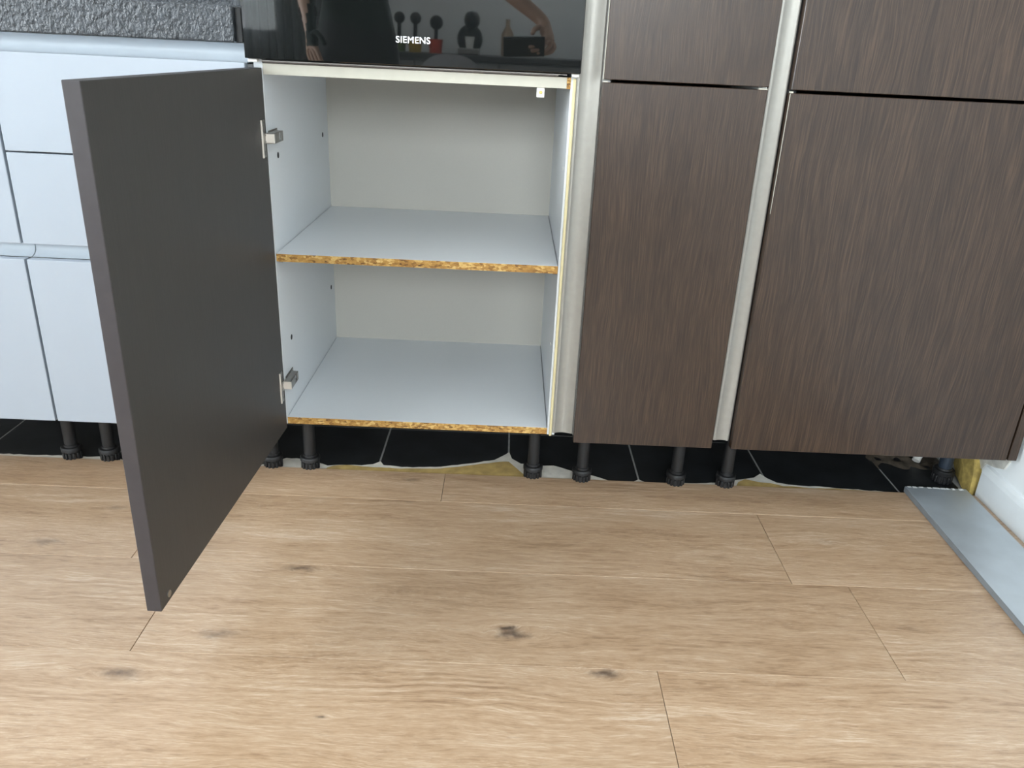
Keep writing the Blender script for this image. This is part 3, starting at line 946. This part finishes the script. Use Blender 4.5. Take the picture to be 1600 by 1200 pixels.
che = jt(PX, PY, 1.30, 0.145, 0.115, wai)
shb = jt(PX, PY-0.01, 1.42, 0.12, 0.09, che)
nek = jt(PX, PY+0.01, 1.51, 0.055, 0.055, shb)
hd1 = jt(PX, PY+0.035, 1.60, 0.078, 0.088, nek)
hd2 = jt(PX, PY+0.045, 1.69, 0.082, 0.10, hd1)
jt(PX, PY+0.04, 1.75, 0.055, 0.065, hd2)
for s in (-1, 1):
    hip = jt(PX+0.09*s, PY, 0.86, 0.092, 0.095, pel)
    kne = jt(PX+0.11*s, PY+0.03, 0.49, 0.062, 0.064, hip)
    clf = jt(PX+0.115*s, PY-0.01, 0.34, 0.056, 0.058, kne)
    ank = jt(PX+0.12*s, PY-0.01, 0.10, 0.040, 0.042, clf)
    hel = jt(PX+0.12*s, PY, 0.042, 0.040, 0.040, ank)
    bal = jt(PX+0.13*s, PY+0.12, 0.035, 0.042, 0.033, hel)
    jt(PX+0.135*s, PY+0.19, 0.030, 0.035, 0.026, bal)
def hand(w, px, py, pz, d, side, up, curl):
    """palm and five fingers from wrist joint w; d = pointing dir, side = towards thumb, up = palm normal"""
    d, side, up = Vector(d).normalized(), Vector(side).normalized(), Vector(up).normalized()
    base = Vector((px, py, pz))
    pm = base + d*0.055
    ip = jt(*pm, 0.026, 0.016, w)
    for k, (off, ln) in enumerate(((0.030, 0.070), (0.010, 0.080), (-0.010, 0.074), (-0.028, 0.058))):
        a = pm + d*0.035 + side*off
        ia = jt(*a, 0.0095, 0.0095, ip)
        b = a + (d*(1-curl*0.4) + up*curl*0.7).normalized()*ln*0.5
        ib = jt(*b, 0.0085, 0.0085, ia)
        c = b + (d*(1-curl) + up*curl*1.2).normalized()*ln*0.5
        jt(*c, 0.0072, 0.0072, ib)
    a = base + d*0.025 + side*0.032
    ia = jt(*a, 0.0115, 0.0115, ip)
    b = a + (d*0.75 + side*0.5 + up*0.3).normalized()*0.036
    ib = jt(*b, 0.0100, 0.0100, ia)
    c = b + (d*0.9 + up*0.35).normalized()*0.030
    jt(*c, 0.0080, 0.0080, ib)
# left arm hanging
ls = jt(PX-0.165, PY, 1.42, 0.062, 0.062, shb)
le = jt(PX-0.195, PY+0.03, 1.16, 0.042, 0.042, ls)
lw = jt(PX-0.135, PY+0.19, 0.985, 0.028, 0.026, le)
hand(lw, PX-0.130, PY+0.205, 0.965, (0.15, 0.35, -1), (0.6, 0.6, 0.25), (0.4, -0.3, 0), 0.35)
# right arm reaching out to the phone
rs = jt(PX+0.165, PY, 1.42, 0.062, 0.062, shb)
re_ = jt(PX+0.42, PY+0.03, 1.23, 0.042, 0.042, rs)
rw = jt(PX+0.72, PY+0.12, 1.02, 0.028, 0.026, re_)
hand(rw, PX+0.728, PY+0.135, 1.005, (0.10, 0.62, -0.55), (-0.75, 0.3, 0.4), (-0.9, 0.1, -0.1), 0.8)
bm = grow(J, E_, 2)
for f in bm.faces:
    c = f.calc_center_median()
    f.smooth = True
    if c.z < 0.065: f.material_index = 3
    elif c.z < 0.97 and abs(c.x-PX) < 0.26 and c.y < PY+0.16: f.material_index = 2
    elif c.z > 0.90 and c.z < 1.475 and abs(c.x-PX) < 0.30 and not (c.x < PX-0.14 and c.z < 1.17): f.material_index = 1
    else: f.material_index = 0
me = bpy.data.meshes.new('person')
bmesh.ops.translate(bm, verts=bm.verts, vec=(-PX, -PY, 0))
bm.to_mesh(me); bm.free()
for m in (M_skin, M_shirt, M_trou, M_shoe): me.materials.append(m)
person = bpy.data.objects.new('person', me); COL.objects.link(person)
person.location = (PX, PY, 0); person['wl'] = [PX, PY, 0]
tag(person, 'person in dark shirt and trousers holding a phone, mirrored in the oven glass', 'person')
bm = B(); t = bmesh.new(); bmesh.ops.create_uvsphere(t, u_segments=20, v_segments=12, radius=1.0)
for v in list(t.verts):
    if v.co.z < -0.15 + 0.55*max(0, v.co.y): t.verts.remove(v)
add(bm, t, 0, Matrix.Translation((PX, PY+0.025, 1.70)) @ Matrix.Diagonal((0.092, 0.112, 0.105, 1)))
finish('hair', bm, M_hair, person, smooth=80)
for s in (-1, 1):
    bm = B(); t = bmesh.new(); bmesh.ops.create_uvsphere(t, u_segments=10, v_segments=8, radius=0.012)
    add(bm, t, 0, Matrix.Translation((PX+0.032*s, PY+0.135, 1.665)))
    finish('eye', bm, M_pvc, person, smooth=80)
bm = B(); t = bmesh.new(); bmesh.ops.create_cone(t, segments=10, radius1=0.017, radius2=0.006, depth=0.045, cap_ends=True)
add(bm, t, 0, Matrix.Translation((PX, PY+0.140, 1.640)) @ Matrix.Rotation(math.radians(18), 4, 'X'))
finish('nose', bm, M_skin, person, smooth=80)
bm = B(); box(bm, PX-0.024, PX+0.024, PY+0.115, PY+0.130, 1.600, 1.608, 0.003)
finish('mouth', bm, plain('lips', (0.35, 0.14, 0.12), 0.5), person)
bm = B(); lathe(bm, [(0.034, -0.01), (0.036, 0), (0.034, 0.01)], 0, 0, 18, 0, Matrix.Translation((PX-0.144, PY+0.165, 1.012)) @ Matrix.Rotation(math.radians(-42), 4, 'X'))
finish('wristwatch', bm, M_black, person, smooth=40)
# phone at the taking position
PM = Matrix.Translation((0.508, -1.612, 0.928)) @ Euler((1.17183, -0.044, 0.005)).to_matrix().to_4x4()
bm = B(); box(bm, -0.075, 0.075, -0.036, 0.036, 0.006, 0.014, 0.003, 2, M=PM)
ph = finish('phone', bm, M_black)
tag(ph, 'slim black phone held out by the person', 'phone')
bm = B(); box(bm, -0.072, 0.072, -0.033, 0.033, 0.0139, 0.0145, 0.0002, 1, M=PM)
finish('screen', bm, M_glass, ph)
